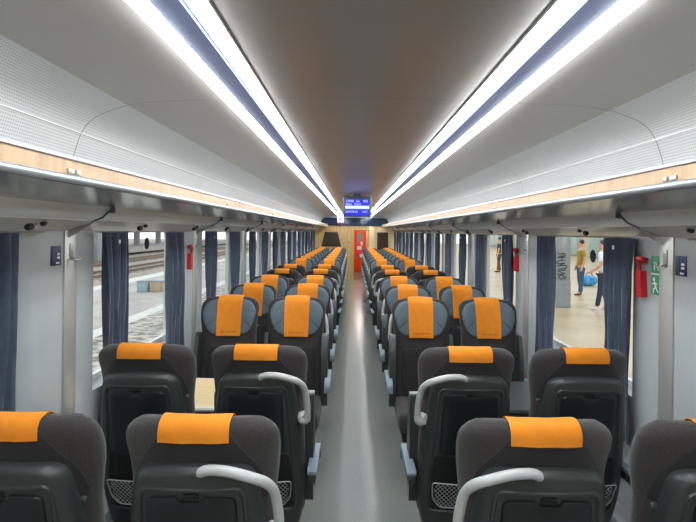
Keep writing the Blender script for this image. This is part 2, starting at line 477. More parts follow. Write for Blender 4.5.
# ------------------------------------------------------------------ light strips
for s in (-1,1):
    for a,which in ((.40,'inner'),(.525,'outer')):
        zc = 2.1195 if a < .5 else 2.1165
        y_a, y_b = Y0+.1, Y1-.1
        t = thing('ceiling_light_strip', 'long white LED strip along ceiling, %s one of the %s pair' % (which, side_name(s)), 'ceiling light', (0,0,0), 0, 'LED strips running along the ceiling')
        bm = bmesh.new()
        P = [(s*a + .021*math.cos(q), zc - .004 - .018*math.sin(q)) for q in [PI*i/8 for i in range(9)]]
        extrude_profile(bm, P, y_a, y_b, closed=True); obj('diffuser', bm, 'light', t)
        bm = bmesh.new()
        for e in (-1,1): box(bm, s*a+e*.0212, s*a+e*.025, y_a, y_b, zc-.0045, zc+.004)
        obj('light_housing', bm, 'trimwhite', t)
    bm = bmesh.new(); box(bm, s*.431, s*.494, Y0+.1, Y1-.1, 2.108, 2.124)
    struct('trim_%d' % (tn+1 if s<0 else tn+2), bm, 'stripgrey')
tn += 2

# ------------------------------------------------------------------ luggage racks
for s in (-1,1):
    t = thing('luggage_rack', 'long grey luggage rack with oak fascia above the %s windows' % side_name(s), 'luggage rack', (0,0,0))
    bm = bmesh.new(); extrude_profile(bm, [(s*.905,1.752),(s*1.148,1.714),(s*1.15,1.722),(s*.907,1.762)], Y0, Y1, closed=True)
    obj('shelf', bm, 'rackmetal', t)
    bm = bmesh.new(); tube(bm, [(s*.90,Y0,1.767),(s*.90,Y1,1.767)], .0125, 12); obj('front_tube', bm, 'tube', t)
    bm = bmesh.new(); extrude_profile(bm, [(s*.900,1.778),(s*.915,1.778),(s*.915,1.824),(s*.900,1.824)], Y0, Y1, closed=True); obj('fascia', bm, 'wood', t)
    bm = bmesh.new(); extrude_profile(bm, [(s*.893,1.824),(s*.918,1.824),(s*.918,1.834),(s*.897,1.835)], Y0, Y1, closed=True); obj('top_trim', bm, 'trimwhite', t)
    bm = bmesh.new(); extrude_profile(bm, [(s*1.135,1.722),(s*1.15,1.71),(s*1.185,1.672),(s*1.235,1.652),(s*1.25,1.66),(s*1.16,1.735)], Y0, Y1, closed=True); obj('valance', bm, 'valance', t)
    bm = bmesh.new(); extrude_profile(bm, [(s*1.225,1.654),(s*1.30,1.628),(s*1.358,1.606),(s*1.358,1.625),(s*1.24,1.668)], Y0, Y1, closed=True); obj('lamp_panel', bm, 'lower', t)
    yy = 2.36-1.95*2
    while yy < Y1-.1:
        bm = bmesh.new(); box(bm, s*1.13, s*1.152, yy-.006, yy+.006, 1.69, 1.735)
        tube(bm, [(s*1.134,yy,1.722),(s*1.152,yy,1.70),(s*1.186,yy,1.668),(s*1.236,yy,1.648)], .0045, 6)
        obj('joint_strip', bm, 'screenframe', t)
        bm = bmesh.new()   # curved gusset between lamp panel and window head
        a = [(1.235,1.652),(1.30,1.628),(1.352,1.606),(1.352,1.575),(1.325,1.590),(1.28,1.618)]
        extrude_profile(bm, [(s*x,z) for x,z in a], yy+.02, yy+.032, closed=True)
        obj('gusset', bm, 'rackmetal', t)
        bm = bmesh.new(); box(bm, s*.893, s*.905, yy-.82, yy-.79, 1.778, 1.795, .002); box(bm, s*.893, s*.905, yy-.775, yy-.755, 1.778, 1.795, .002)
        obj('fascia_clip', bm, 'chrome', t)
        yy += 1.95
    # reading lamps hanging below the rack
k = 0; protoL = {}
for s in (-1,1):
    for i in range(-1, 15):
        y = 2.0 + 1.0*i
        if i < 0 and False: continue
        seat_txt = ordn[i] if i >= 0 else 'nearest'
        nm = 'small black reading lamp under the %s rack, %s one along from the camera' % (side_name(s), ordn[i+1] if i+1 < 15 else 'last')
        if i+1 >= 15: nm = 'small black reading lamp under the %s rack, the farthest one' % side_name(s)
        if s not in protoL:
            t = thing('reading_lamp', nm, 'lamp', (s*1.27, y, 1.635), 0, 'reading lamps under the racks')
            bm = bmesh.new(); tube(bm, smooth_path([(0,0,.012),(-s*.012,-.01,-.004),(-s*.02,-.03,-.012),(-s*.02,-.055,-.012)],4), .004, 6); obj('arm', bm, 'chrome', t)
            bm = bmesh.new(); tube(bm, [(-s*.02,-.05,-.012),(-s*.02,-.058,-.012),(-s*.02,-.075,-.014),(-s*.02,-.085,-.015)], [.006,.013,.014,.010], 12); obj('lamp_head', bm, 'black', t)
            bm = bmesh.new(); tube(bm, [(-s*.012,.05,.004),(-s*.012,.04,.002),(-s*.012,.025,.0)], [.006,.011,.010], 12); obj('knob', bm, 'black', t)
            protoL[s] = t
        else:
            p = protoL[s]; t = p.copy(); C.objects.link(t); t.location = (s*1.27, y, 1.635); t['label'] = nm
            for ch in p.children:
                c = ch.copy(); C.objects.link(c); c.parent = t

# ------------------------------------------------------------------ seats
def w_(z): return interp([(.38,.185),(.5,.198),(.75,.200),(.90,.196),(1.0,.206),(1.08,.211),(1.12,.209),(1.14,.202),(1.152,.186),(1.158,.165)], z)
def t_(z): return interp([(.38,.10),(.6,.115),(.9,.105),(1.08,.095),(1.12,.085),(1.14,.070),(1.152,.045),(1.158,.02)], z)
def yc_(z): return .048 + .22*(1.12-z)
def wing_(z): return interp([(.38,.01),(.75,.02),(.90,.045),(1.02,.065),(1.158,.05)], z)
def edge_(u): return max(0, 1-abs(u)**5)**.5
def rear(x,z):
    u = max(-1,min(1,x/w_(z))); return yc_(z) - t_(z)/2*edge_(u) + wing_(z)*u*u
def front(x,z):
    u = max(-1,min(1,x/w_(z))); return yc_(z) + t_(z)/2*edge_(u) + wing_(z)*u*u*1.15

def mesh_backrest():
    bm = bmesh.new()
    zs = [.38,.45,.55,.65,.75,.85,.9,.95,1.0,1.04,1.08,1.10,1.12,1.13,1.14,1.147,1.152,1.156,1.158]
    us = [math.sin(PI/2*(-1+2*i/14)) for i in range(15)]
    rings = []
    for z in zs:
        w0 = w_(z)
        r = [bm.verts.new((w0*u, rear(w0*u,z), z)) for u in us] + [bm.verts.new((w0*u, front(w0*u,z), z)) for u in us[-2:0:-1]]
        rings.append(r)
    for A,B in zip(rings, rings[1:]):
        for i in range(len(A)): j=(i+1)%len(A); bm.faces.new((A[i],A[j],B[j],B[i]))
    nU = len(us)
    for R in (rings[0], rings[-1]):
        a = R[:nU]; b = [R[0]] + R[:nU-1:-1] + [R[nU-1]]
        for i in range(nU-1):
            vsx = [a[i],a[i+1],b[i+1],b[i]]; vv = []
            for v in vsx:
                if v not in vv: vv.append(v)
            if len(vv) > 2: bm.faces.new(vv)
    return bm

SH = lambda x,z: yc_(z) - t_(z)/2 + .035*(x/.2)**2       # plain rear plane for the shell
def shell_y(x,z): return min(rear(0,z)+.012, rear(0,z)+.012)+.03*(x/.2)**2

def mesh_seat_parts(aisle, s, upright=True):
    """returns list of (name, mesh, material, children) ; s = which local x side is the aisle side"""
    L = []
    def me(name, bm, m, sharp=40):
        bmesh.ops.recalc_face_normals(bm, faces=bm.faces)
        for v in bm.verts:
            if v.co.z > 1.0 and name in ('backrest','back_panel','headrest','headrest_cover','wing_seam'):
                u = min(1, abs(v.co.x)/.205); v.co.z -= min(1,(v.co.z-1.0)/.14)*(.014*u*u+.014*u**4)
            v.co.z *= .9745
        x = bpy.data.meshes.new(name); bm.to_mesh(x); bm.free()
        x.materials.append(M[m]); x.shade_smooth(); x.set_sharp_from_angle(angle=math.radians(sharp)); return x
    L.append(('backrest', me('backrest', mesh_backrest(), 'fab', 60), ()))
    # darker rear panel with arched seams
    bm = bmesh.new()
    arch = [(-.19,.92),(.19,.92),(.17,1.00),(.145,1.05),(.11,1.10),(.085,1.135),(-.085,1.135),(-.11,1.10),(-.145,1.05),(-.17,1.0)]
    plate(bm, round_poly(arch, .02, 2), rear, .0035, .002, -1, .02)
    L.append(('back_panel', me('back_panel', bm, 'fabdark', 60), ()))
    # grey-blue headrest cushion on the face
    bm = bmesh.new()
    hr = [(-.12,.885),(.12,.885),(.165,.93),(.192,1.02),(.193,1.085),(.16,1.135),(.06,1.146),(-.06,1.146),(-.16,1.135),(-.193,1.085),(-.192,1.02),(-.165,.93)]
    plate(bm, round_poly(hr, .035, 3), front, .014, .012, 1, .02)
    # seams of the side wings
    sub = []
    bs = bmesh.new()
    for e in (-1,1):
        bs = bmesh.new()
        P = [(e*.165, .945),(e*.14,.965),(e*.105,1.0)]
        tube(bs, [(x, front(x,z)+.014, z) for x,z in P], .0022, 5)
        sub.append(('wing_seam', me('wing_seam', bs, 'fabdark'), ()))
    L.append(('headrest', me('headrest', bm, 'fabblue', 50), sub))
    # front back-cushion stitched panel
    bm = bmesh.new()
    plate(bm, round_poly([(-.13,.47),(.13,.47),(.145,.60),(.135,.80),(-.135,.80),(-.145,.60)], .03, 3), front, .010, .008, 1, .03)
    L.append(('lumbar_panel', me('lumbar_panel', bm, 'fabdark', 50), ()))
    # orange cover
    bm = bmesh.new(); path = []
    for z in (1.101,1.11,1.12,1.135,1.146,1.153,1.157): path.append(('r',z))
    path.append(('t',0))
    for z in (1.157,1.153,1.146,1.13,1.11,1.08,1.04,1.0,.96,.92,.89,.872): path.append(('f',z))
    cols = []
    nx = 9
    for i in range(nx):
        x = -.091 + .182*i/(nx-1); col = []
        for kd,z in path:
            sk = .0015*math.sin(i*1.7+z*40)
            if kd == 'r': p = (x, rear(x,z)-.008-max(0,(1.11-z))*.12+sk, z+.004)
            elif kd == 't': p = (x, (rear(x,1.158)+front(x,1.158))/2, 1.1655)
            else: p = (x*(1-.16*(1.157-z)), front(x,z)+.0185+sk*.6 - (.010 if z > 1.14 else 0), z+.004)
            col.append(p)
        cols.append(col)
    top = [[bm.verts.new(p) for p in c] for c in cols]
    bot = [[bm.verts.new(Vector(p)+Vector((0, .003 if path[k][0]=='r' else (-.003 if path[k][0]=='f' else 0), -.003 if path[k][0]=='t' else 0))) for k,p in enumerate(c)] for c in cols]
    def fq(a,b,c,d): bm.faces.new((a,b,c,d))
    n1, n2 = nx, len(path)
    for i in range(n1-1):
        for j in range(n2-1):
            fq(top[i][j],top[i+1][j],top[i+1][j+1],top[i][j+1]); fq(bot[i][j],bot[i][j+1],bot[i+1][j+1],bot[i+1][j])
    for j in range(n2-1):
        fq(top[0][j],top[0][j+1],bot[0][j+1],bot[0][j]); fq(top[-1][j],bot[-1][j],bot[-1][j+1],top[-1][j+1])
    for i in range(n1-1):
        fq(top[i][0],bot[i][0],bot[i+1][0],top[i+1][0]); fq(top[i][-1],top[i+1][-1],bot[i+1][-1],bot[i][-1])
    cv = ('headrest_cover', me('headrest_cover', bm, 'orange', 60), [('COVERLOGO', None, ())])
    L.append(cv)
    # plastic shell on the rear
    bm = bmesh.new()
    so = [(-.175,.30),(.175,.30),(.200,.42),(.205,.56),(.190,.74),(.172,.91),(.155,1.01),(.128,1.038),(.0,1.052),(-.128,1.038),(-.155,1.01),(-.172,.91),(-.190,.74),(-.205,.56),(-.200,.42)]
    so = round_poly(so, [.03,.03,.06,.08,.08,.05,.03,.03,.05,.03,.03,.05,.08,.08,.06], 3)
    plate(bm, so, shell_y, .050, .022, -1, .03)
    sh_sub = []
    # raised frame ring round the tray
    bs = bmesh.new()
    ring = round_poly([(-.160,.40),(.160,.40),(.158,.60),(.132,.970),(.120,.988),(-.120,.988),(-.132,.970),(-.158,.60)], .03, 3)
    rp = dense(ring, .03)
    tube(bs, [(x, shell_y(x,z)-.050, z) for x,z in rp], .0065, 6, closed=True)
    sh_sub.append(('tray_surround', me('tray_surround', bs, 'shell'), ()))
    bs = bmesh.new()
    plate(bs, round_poly([(-.152,.41),(.152,.41),(.150,.56),(.140,.675),(-.140,.675),(-.150,.56)], .02, 3), shell_y, .0515, .001, -1, .04)
    sh_sub.append(('pocket_recess', me('pocket_recess', bs, 'black'), ()))
    L.append(('back_shell', me('back_shell', bm, 'shell', 50), sh_sub))
    # folding tray with finger notch
    bm = bmesh.new()
    to = [(-.122,.685),(.122,.685),(.114,.965),(.034,.972),(.026,.957),(-.026,.957),(-.034,.972),(-.114,.965)]
    plate(bm, round_poly(to, [.012,.012,.02,.008,.008,.008,.008,.02], 3), shell_y, .060, .005, -1, .03)
    bs = bmesh.new(); plate(bs, round_poly([(-.024,.964),(.024,.964),(.018,.980),(-.018,.980)], .004, 2), shell_y, .058, .003, -1, .05)
    L.append(('folding_tray', me('folding_tray', bm, 'tray', 40), [('tray_latch', me('tray_latch', bs, 'black'), ())]))
    # net pocket
    bm = bmesh.new()
    fy = lambda x,z: shell_y(x,z)-.066-.018*(z-.43)/.12
    fr = round_poly([(-.150,.56),(.150,.56),(.143,.47),(.110,.43),(-.110,.43),(-.143,.47)], .015, 3)
    tube(bm, [(x, fy(x,z), z) for x,z in dense(fr,.03)], .0028, 6, closed=True)
    fx0 = .108
    for e in (-1,1):
        for k in range(-8, 19):
            P = []
            for j in range(9):
                z = .558-.126*j/8; x = e*(-.148 + k*.019 + (.558-z)*.85)
                lim = .144 if z > .47 else .144-(.47-z)*.8
                if abs(x) <= lim: P.append((x, fy(x,z)+.001, z))
            if len(P) >= 2: tube(bm, P, .0013, 4)
    L.append(('net_pocket', me('net_pocket', bm, 'wire'), ()))
    # cushion
    bm = bmesh.new()
    zsn = 9; usn = 13
    P = []
    for i in range(zsn+1):
        v = i/zsn; row = []
        for j in range(usn):
            u = -1+2*j/(usn-1); row.append((u, v))
        P.append(row)
    box(bm, -.197, .197, .15, .655, .345, .465, .045, 4)
    for v in bm.verts:
        if v.co.z > .40:
            v.co.z += .012*((v.co.x/.197)**2) - .02*max(0,min(1,(.42-v.co.y)/.3)) + .006
        if v.co.y > .55: v.co.z -= .0
    sub = []
    bs = bmesh.new(); box(bs, -.11, .11, .26, .60, .45, .478, .012, 3)
    sub.append(('cushion_panel', me('cushion_panel', bs, 'fabdark', 50), ()))
    L.append(('seat_cushion', me('seat_cushion', bm, 'fab', 50), sub))
    # base
    bm = bmesh.new(); box(bm, -.17, .17, .17, .60, .27, .35, .012); box(bm, -.035, .035, .24, .50, .02, .28, .01); box(bm, -.10, .10, .18, .58, .0, .03, .008)
    L.append(('pedestal', me('pedestal', bm, 'black'), ()))
    # armrests
    def armrest(e, wide=.042, xo=.238):
        bm = bmesh.new()   # arm body
        side = round_poly([(.19,.40),(.30,.40),(.30,.56),(.18,.56)], .02, 3) if not upright else round_poly([(.19,.40),(.30,.40),(.30,.60),(.28,.80),(.24,.91),(.18,.91),(.18,.60)], [.03,.03,.04,.06,.02,.02,.05], 3)
        a = [bm.verts.new((e*.19, y, z)) for y,z in side]; b = [bm.verts.new((e*(.235 if wide > .04 else .215), y, z)) for y,z in side]
        for i in range(len(a)): j=(i+1)%len(a); bm.faces.new((a[i],a[j],b[j],b[i]))
        bm.faces.new(a); bm.faces.new(b)
        box(bm, e*(xo-wide*.40), e*(xo+wide*.40), .05, .385, .545, .592, .012)
        bp = bmesh.new()
        prof = [(.06,.588),(.06,.600),(.08,.610),(.28,.612),(.36,.606),(.388,.588),(.396,.560),(.392,.528),(.378,.522),(.374,.556),(.360,.583),(.33,.588)]
        A = [bp.verts.new((e*(xo-wide/2), y, z)) for y,z in prof]; B = [bp.verts.new((e*(xo+wide/2), y, z)) for y,z in prof]
        for i in range(len(A)): j=(i+1)%len(A); bp.faces.new((A[i],A[j],B[j],B[i]))
        fa = [bp.faces.new(A), bp.faces.new(B)]
        bmesh.ops.bevel(bp, geom=[ed for f in fa for ed in f.edges], offset=.005, segments=2, profile=.5, affect='EDGES')
        return ('armrest', me('armrest', bm, 'shell', 30), [('armrest_pad', me('armrest_pad', bp, 'pad', 40), ())])
    if aisle:
        L.append(armrest(s)); L.append(armrest(-s, .030, .229))
        bm = bmesh.new()
        def hy(x,z): return shell_y(x,z)-.06
        P = [(s*.020,1.028),(s*.045,1.046),(s*.10,1.050),(s*.160,1.036),(s*.193,1.012),(s*.208,.975),(s*.215,.93),(s*.218,.88),(s*.214,.842),(s*.200,.834),(s*.184,.86)]
        yv = [hy(0,.985)+.010, hy(0,.99), hy(0,1.0)-.012, hy(0,1.0)-.014, .0-.015+.0, .015,.03,.045,.055,.065,.075]
        pts = smooth_path([(p[0], y, p[1]) for p,y in zip(P,yv)], 4)
        rr = [.0135]*len(pts)
        rr[0] = .006; rr[1] = .010
        for i in range(len(pts)-10, len(pts)): rr[i] = .0135+.014*(1-abs(i-(len(pts)-5))/6) if i < len(pts)-1 else .012
        tube(bm, pts, rr, 10)
        L.append(('grab_handle', me('grab_handle', bm, 'handle', 60), ()))
    else:
        L.append(armrest(-s, .030, .226))
        bm = bmesh.new(); tube(bm, [(s*.186,.055,.93),(s*.197,.05,.93),(s*.2,.05,.93)], [.008,.008,.006], 10)
        L.append(('release_button', me('release_button', bm, 'shell'), ()))
    return L

# lettering on the front of the orange covers
def text_mesh(name, body, size, extrude=.0006, align='CENTER'):
    cu = bpy.data.curves.new(name, 'FONT'); cu.body = body; cu.size = size; cu.extrude = extrude; cu.align_x = align; cu.align_y = 'CENTER'
    o = bpy.data.objects.new(name, cu); C.objects.link(o)
    dg = bpy.context.evaluated_depsgraph_get(); dg.update()
    me = bpy.data.meshes.new_from_object(o.evaluated_get(dg)); me.name = name
    bpy.data.objects.remove(o); return me
logo_me = text_mesh('cover_lettering', 'CFR C\u0102L\u0102TORI', .017)
logo_me.materials.clear(); logo_me.materials.append(M['stitch'])

PM = {(a,s): mesh_seat_parts(a,s) for a in (True,False) for s in (-1,1)}
PM0 = {(a,s): mesh_seat_parts(a,s,False) for a in (True,False) for s in (-1,1)}

rowY = [(1.325,0),(2.18,0),(3.95,1),(4.84,1),(5.75,1),(6.60,0),(7.49,0),(9.17,1),(10.08,1),(10.97,1),(11.86,1),(12.75,1),(13.64,1),(14.53,1),(15.42,1)]
def add_parts(parent, parts, logo, far):
    for name, me, subs in parts:
        if name == 'COVERLOGO':
            if logo:
                o = bpy.data.objects.new('cover_lettering', logo_me); C.objects.link(o); o.parent = parent
                o.rotation_euler = (PI/2, 0, PI); o.location = (0, front(0,.895)+.0265, .882)
                o.rotation_euler = (math.radians(78), 0, PI)
            continue
        o = bpy.data.objects.new(name, me); C.objects.link(o); o.parent = parent
        add_parts(o, subs, logo, far)

for i,(y,face) in enumerate(rowY):
    for s in (-1,1):
        for pos,x in (('aisle',.458),('window',.948)):
            aisle = pos == 'aisle'
            rz = PI if face else 0
            # aisle side in world: towards centre = -s ; in local flips when turned
            loc_s = -s if not face else s
            where = 'left' if s < 0 else 'right'
            if not face:
                lab = 'charcoal %s seat %s of the aisle, %s row from the camera, back turned' % (pos, where, ordn[i])
            else:
                lab = 'grey-blue headrest %s seat %s of the aisle, %s row, facing the camera' % (pos, where, ordn[i])
            t = thing('train_seat', lab, 'seat', (s*x if s<0 else s*x-.012, y, 0), rz, 'seats facing away from the camera' if not face else 'seats facing the camera')
            add_parts(t, (PM0 if i == 0 else PM)[(aisle, loc_s)], face and i < 5, False)

# ------------------------------------------------------------------ curtains
def curtain_bm(s, width, seed, tie=0):
    rnd = random.Random(seed); bm = bmesh.new()
    nf = 30; nz = 18; ph = rnd.random()*6; ph2 = rnd.random()*6; z1, z0 = 1.598, .58
    lean = rnd.uniform(-.03,.03)
    g = []
    for j in range(nz+1):
        v = j/nz; z = z1+(z0-z1)*v; row = []
        ww = width*(1-.18*math.sin(v*PI*.9) + .06*v)
        for i in range(nf+1):
            u = i/nf
            amp = .012+.016*math.sin(PI*min(1,v*1.3+.15))
            yy = (u-.5)*ww + lean*v + .006*math.sin(u*9+v*3+ph2)
            xx = amp*math.sin(u*2*PI*5+ph+.6*math.sin(v*2.2+ph2)) + .006*math.sin(u*17+v*4)
            row.append((-s*xx - s*.006*v, yy, z))
        g.append(row)
    for off in (0,1):
        R = [[bm.verts.new((x+off*s*.003,y,z)) for x,y,z in r] for r in g]
        if off == 0: R0 = R
        for a in range(nz):
            for b in range(nf): bm.faces.new((R[a][b],R[a][b+1],R[a+1][b+1],R[a+1][b]))
    for a in range(nz):
        for b in (0,nf): bm.faces.new((R0[a][b],R0[a+1][b],R[a+1][b],R[a][b]))
    for b in range(nf):
        for a in (0,nz): bm.faces.new((R0[a][b],R0[a][b+1],R[a][b+1],R[a][b]))
    return bm
for s in (-1,1):
    rail_n = 0
    for k,a in enumerate(wins):
        # window index in view: k-2 = window number 0 is the first fully seen
        bm = bmesh.new(); tube(bm, [(s*1.315,a-.14,1.602),(s*1.315,a+WL+.06,1.602)], .005, 8)
        tag(obj('curtain_rail', bm, 'chrome'), 'thin metal curtain rail over the %s window on the %s side' % (ordn[k], side_name(s)), 'curtain rail', 'curtain rails')
        for e,yc,wd in (('near',a+(.07 if s<0 else .03),.27),('far',a+WL-.27,.33)):
            if k == 0 and e == 'near': continue
            if s > 0 and k == 2 and e == 'near': yc, wd = a+.0, .28
            bm = curtain_bm(s, wd, k*7+(3 if e=='far' else 0)+s)
            o = obj('curtain', bm, 'curtain', sharp=80)
            o.location = (s*1.315, yc, 0)
            tag(o, 'dark blue pleated curtain at the %s edge of the %s window on the %s' % (e, ordn[k], side_name(s)), 'curtain', 'curtains drawn to window edges')
            if e == 'near':
                bm = bmesh.new(); box(bm, -s*.024, -s*.027, -.009, .009, 1.54, 1.56); obj('care_tag', bm, 'white', o)

# ------------------------------------------------------------------ pillar fittings
def hook(s, y, z, where):
    t = thing('coat_hook', 'double metal coat hook on the %s pillar, %s side' % (where, side_name(s)), 'coat hook', (s*(WX-.008), y, z), 0, 'coat hooks on pillars')
    t.scale = (.8,.8,.8)
    bm = bmesh.new(); box(bm, -s*.006, 0, -.017, .017, -.02, .075, .003); obj('backplate', bm, 'metal', t)
    for e in (-1,1):
        bm = bmesh.new(); tube(bm, smooth_path([(-s*.004,e*.006,-.008),(-s*.022,e*.022,-.020),(-s*.03,e*.045,-.016),(-s*.03,e*.062,-.002)],4), .0042, 8); obj('hook_arm', bm, 'chrome', t)
for s in (-1,1):
    for k,y in enumerate(pill[2:9]): hook(s, y + (.03 if s<0 else -.03), 1.49, ordn[k])

def info_sign(s, y, z):
    t = thing('information_sign', 'small dark blue pictogram sign beside the coat hook, %s side' % side_name(s), 'sign', (s*(WX-.001), y, z))
    bm = bmesh.new(); box(bm, -s*.003, 0, -.038, .038, -.043, .043, .001); obj('sign_plate', bm, 'bluesign', t)
    bm = bmesh.new()
    d = 1 if s > 0 else -1      # the white blocks sit on the same side of the plate as seen from inside
    m = -d
    for (ya,yb,za,zb) in ((.006,.026,.002,.012),(.006,.026,-.014,-.004),(-.002,.022,-.036,-.028)):
        box(bm, -s*.0045, -s*.0025, m*ya, m*yb, za, zb)
    obj('sign_pictogram', bm, 'white', t)
    bm = bmesh.new()
    box(bm, -s*.0045, -s*.0025, -m*.028, -m*.008, -.026, .034)
    bmesh.ops.create_uvsphere(bm, u_segments=10, v_segments=6, radius=.001)
    obj('sign_figure', bm, 'screenframe', t)
info_sign(-1, 2.295, 1.497); info_sign(1, 2.25, 1.485)

def exit_sign(s, y, z, where):
    t = thing('emergency_sign', 'green and white emergency pictogram sign on the %s pillar, %s side' % (where, side_name(s)), 'sign', (s*(WX-.001), y, z))
    t.scale = (1,.9,.84)
    bm = bmesh.new(); box(bm, -s*.002, 0, -.04, .04, -.115, .100, .001); obj('sign_plate', bm, 'greensign', t)
    bm = bmesh.new()
    X0, X1 = -s*.0036, -s*.0018
    box(bm, X0, X1, -.034, .034, -.004, .004)
    # hammer breaking glass
    box(bm, X0, X1, -.012, .016, .055, .066); box(bm, X0, X1, .002, .010, .022, .056)
    for q in range(3): box(bm, X0, X1, -.03+q*.008, -.026+q*.008, .02+q*.012, .035+q*.012)
    # running figure
    def disc(cy, cz, r):
        vs_ = [bm.verts.new((X0, cy+r*math.cos(a), cz+r*math.sin(a))) for a in [2*PI*i/12 for i in range(12)]]; bm.faces.new(vs_)
    disc(.008,-.030,.011)
    def limb(a,b,w):
        a, b = Vector(a), Vector(b); d_ = (b-a).normalized(); n_ = Vector((-d_.y,d_.x))*w
        bm.faces.new([bm.verts.new((X0,p.x,p.y)) for p in (a+n_,b+n_,b-n_,a-n_)])
    limb((.004,-.043),(-.010,-.075),.007); limb((-.010,-.073),(.014,-.088),.004); limb((.014,-.086),(.010,-.106),.004); limb((-.010,-.075),(-.030,-.100),.004); limb((.0,-.048),(-.022,-.055),.0035); limb((.002,-.048),(.026,-.060),.0035)
    obj('sign_pictogram', bm, 'white', t)

def hammer(s, y, z, where):
    t = thing('emergency_hammer', 'red emergency hammer in its holder on the %s pillar, %s side' % (where, side_name(s)), 'emergency hammer', (s*(WX-.001), y, z))
    t.scale = (.9,.82,.82)
    bm = bmesh.new()
    side = round_poly([(-.030,-.12),(.022,-.12),(.034,.035),(-.018,.035)], .008, 2)
    a = [bm.verts.new((0,yy,zz)) for yy,zz in side]; b = [bm.verts.new((-s*.035,yy,zz)) for yy,zz in side]
    for i in range(len(a)): j=(i+1)%len(a); bm.faces.new((a[i],a[j],b[j],b[i]))
    bm.faces.new(a); bm.faces.new(b)
    obj('holder', bm, 'red', t)
    for q in range(6):
        pass
    bm = bmesh.new()
    for q in range(6): box(bm, -s*.034, -s*.038, -.022+q*.001, .020+q*.001, -.108+q*.02, -.100+q*.02, .001)
    obj('holder_ribs', bm, 'red', t)
    bm = bmesh.new()
    tube(bm, smooth_path([(-s*.018,.012,-.05),(-s*.02,.018,.03),(-s*.022,.022,.07),(-s*.024,.012,.10)],4), .011, 8)
    tube(bm, [(-s*.024,.045,.085),(-s*.024,.03,.098),(-s*.024,-.0,.105),(-s*.024,-.03,.098),(-s*.024,-.042,.085)], [.008,.018,.021,.018,.006], 10)
    obj('hammer_head', bm, 'red', t)
exit_sign(1, 2.44, 1.435, 'first'); hammer(1, 2.53, 1.415, 'first')
hammer(-1, 4.14, 1.40, 'second'); exit_sign(-1, 4.34, 1.47, 'second')
hammer(1, 4.47, 1.39, 'second'); 
exit_sign(-1, 6.16, 1.46, 'third')

# round black stickers on the window panes
for s,y,z in ((-1,3.57,1.52),(1,3.30,1.478)):
    bm = bmesh.new(); bmesh.ops.create_cone(bm, cap_ends=True, segments=24, radius1=.040, radius2=.040, depth=.002, matrix=Matrix.Rotation(PI/2,4,'Y'))
    o = obj('window_sticker', bm, 'sticker'); o.location = (s*(GX+.001), y, z)
    tag(o, 'round black sticker on the glass of the %s side window' % side_name(s), 'sticker')

# ------------------------------------------------------------------ bay tables
for s in (-1,1):
    top = 'tabletop' if s < 0 else 'darktop'
    t = thing('bay_table', ('pale wooden fixed table with white edge between the facing seats, left side' if s<0 else 'dark fixed table between the facing seats, right side'), 'table', (s*1.05, 3.08, 0))
    bm = bmesh.new(); ol = round_poly([(-s*.34,-.26),(s*.215,-.28),(s*.215,.28),(-s*.34,.26)], [.06,.0,.0,.06], 4)
    a = [bm.verts.new((x,y,.640)) for x,y in ol]; b = [bm.verts.new((x,y,.665)) for x,y in ol]
    for i in range(len(a)): j=(i+1)%len(a); bm.faces.new((a[i],a[j],b[j],b[i]))
    bm.faces.new(a); bm.faces.new(b); obj('tabletop', bm, top, t)
    bm = bmesh.new(); tube(bm, [(x,y,.6525) for x,y in dense(ol,.08)], .0145, 8, closed=True); obj('table_edge', bm, 'tableedge' if s<0 else 'shell', t)
    bm = bmesh.new(); box(bm, s*.19, s*.308, -.05, .05, .35, .64, .01); tube(bm, [(s*.22,0,.40),(-s*.05,0,.64)], .016, 8); obj('bracket', bm, 'metal', t)

# ------------------------------------------------------------------ information screen
t = thing('information_screen', 'blue passenger information screen hanging from ceiling above the aisle', 'screen', (.0, 7.2, 1.96))
xs = (357-353)/72.6 + CX
t.location.x = xs
bm = bmesh.new(); box(bm, -.195, .195, 0, .05, -.145, .14, .008); obj('screen_housing', bm, 'screenframe', t)
bm = bmesh.new(); box(bm, -.168, .168, -.004, .002, -.125, .098); obj('screen_display', bm, 'screen', t)
bm = bmesh.new(); box(bm, -.165, .165, -.008, -.003, -.035, .008); obj('highlight_bar', bm, 'screentext', t)
bm = bmesh.new(); box(bm, -.05, .05, .01, .04, .14, .168); obj('ceiling_mount', bm, 'screenframe', t)
for i,(txt,x,z,sz) in enumerate((('17098',-.163,.070,.046),('Sal',-.02,.070,.046),('403',.075,.070,.046),('Wien',-.163,.030,.040),('Nord',-.04,.030,.040),('2024-09-03',-.163,-.075,.036),('12:21',.065,-.075,.036))):
    me = text_mesh('display_text', txt, sz, .001, 'LEFT'); me.materials.clear(); me.materials.append(M['screentext'])
    o = bpy.data.objects.new('display_text', me); C.objects.link(o); o.parent = t; o.rotation_euler = (PI/2,0,0); o.location = (x,-.007,z)
# small sign box hanging at far end
t = thing('exit_sign', 'small white sign box with red figure hanging before the blue bulkhead', 'sign', (-.455, 16.6, 1.965))
bm = bmesh.new(); box(bm, -.10, .10, 0, .04, -.08, .08, .006); obj('sign_box', bm, 'white', t)
bm = bmesh.new(); box(bm, -.045, .03, -.006, .0, -.015, .03); box(bm, -.03,-.0,-.006,0,.03,.055); obj('sign_figure', bm, 'red', t)
bm = bmesh.new(); box(bm, -.06, -.035, .01, .03, -.15, -.075); box(bm, .03,.055,.01,.03,-.15,-.075); box(bm,-.01,.01,.01,.03,.08,.15); obj('sign_bracket', bm, 'red', t)
bm = bmesh.new(); box(bm, -.02, .02, -.01, 0, -.03, .03, .003); o = obj('light_switch', bm, 'screenframe'); o.location = (-.19, Y1, 1.24)
tag(o, 'small dark switch on the wooden end wall beside the orange door', 'switch')

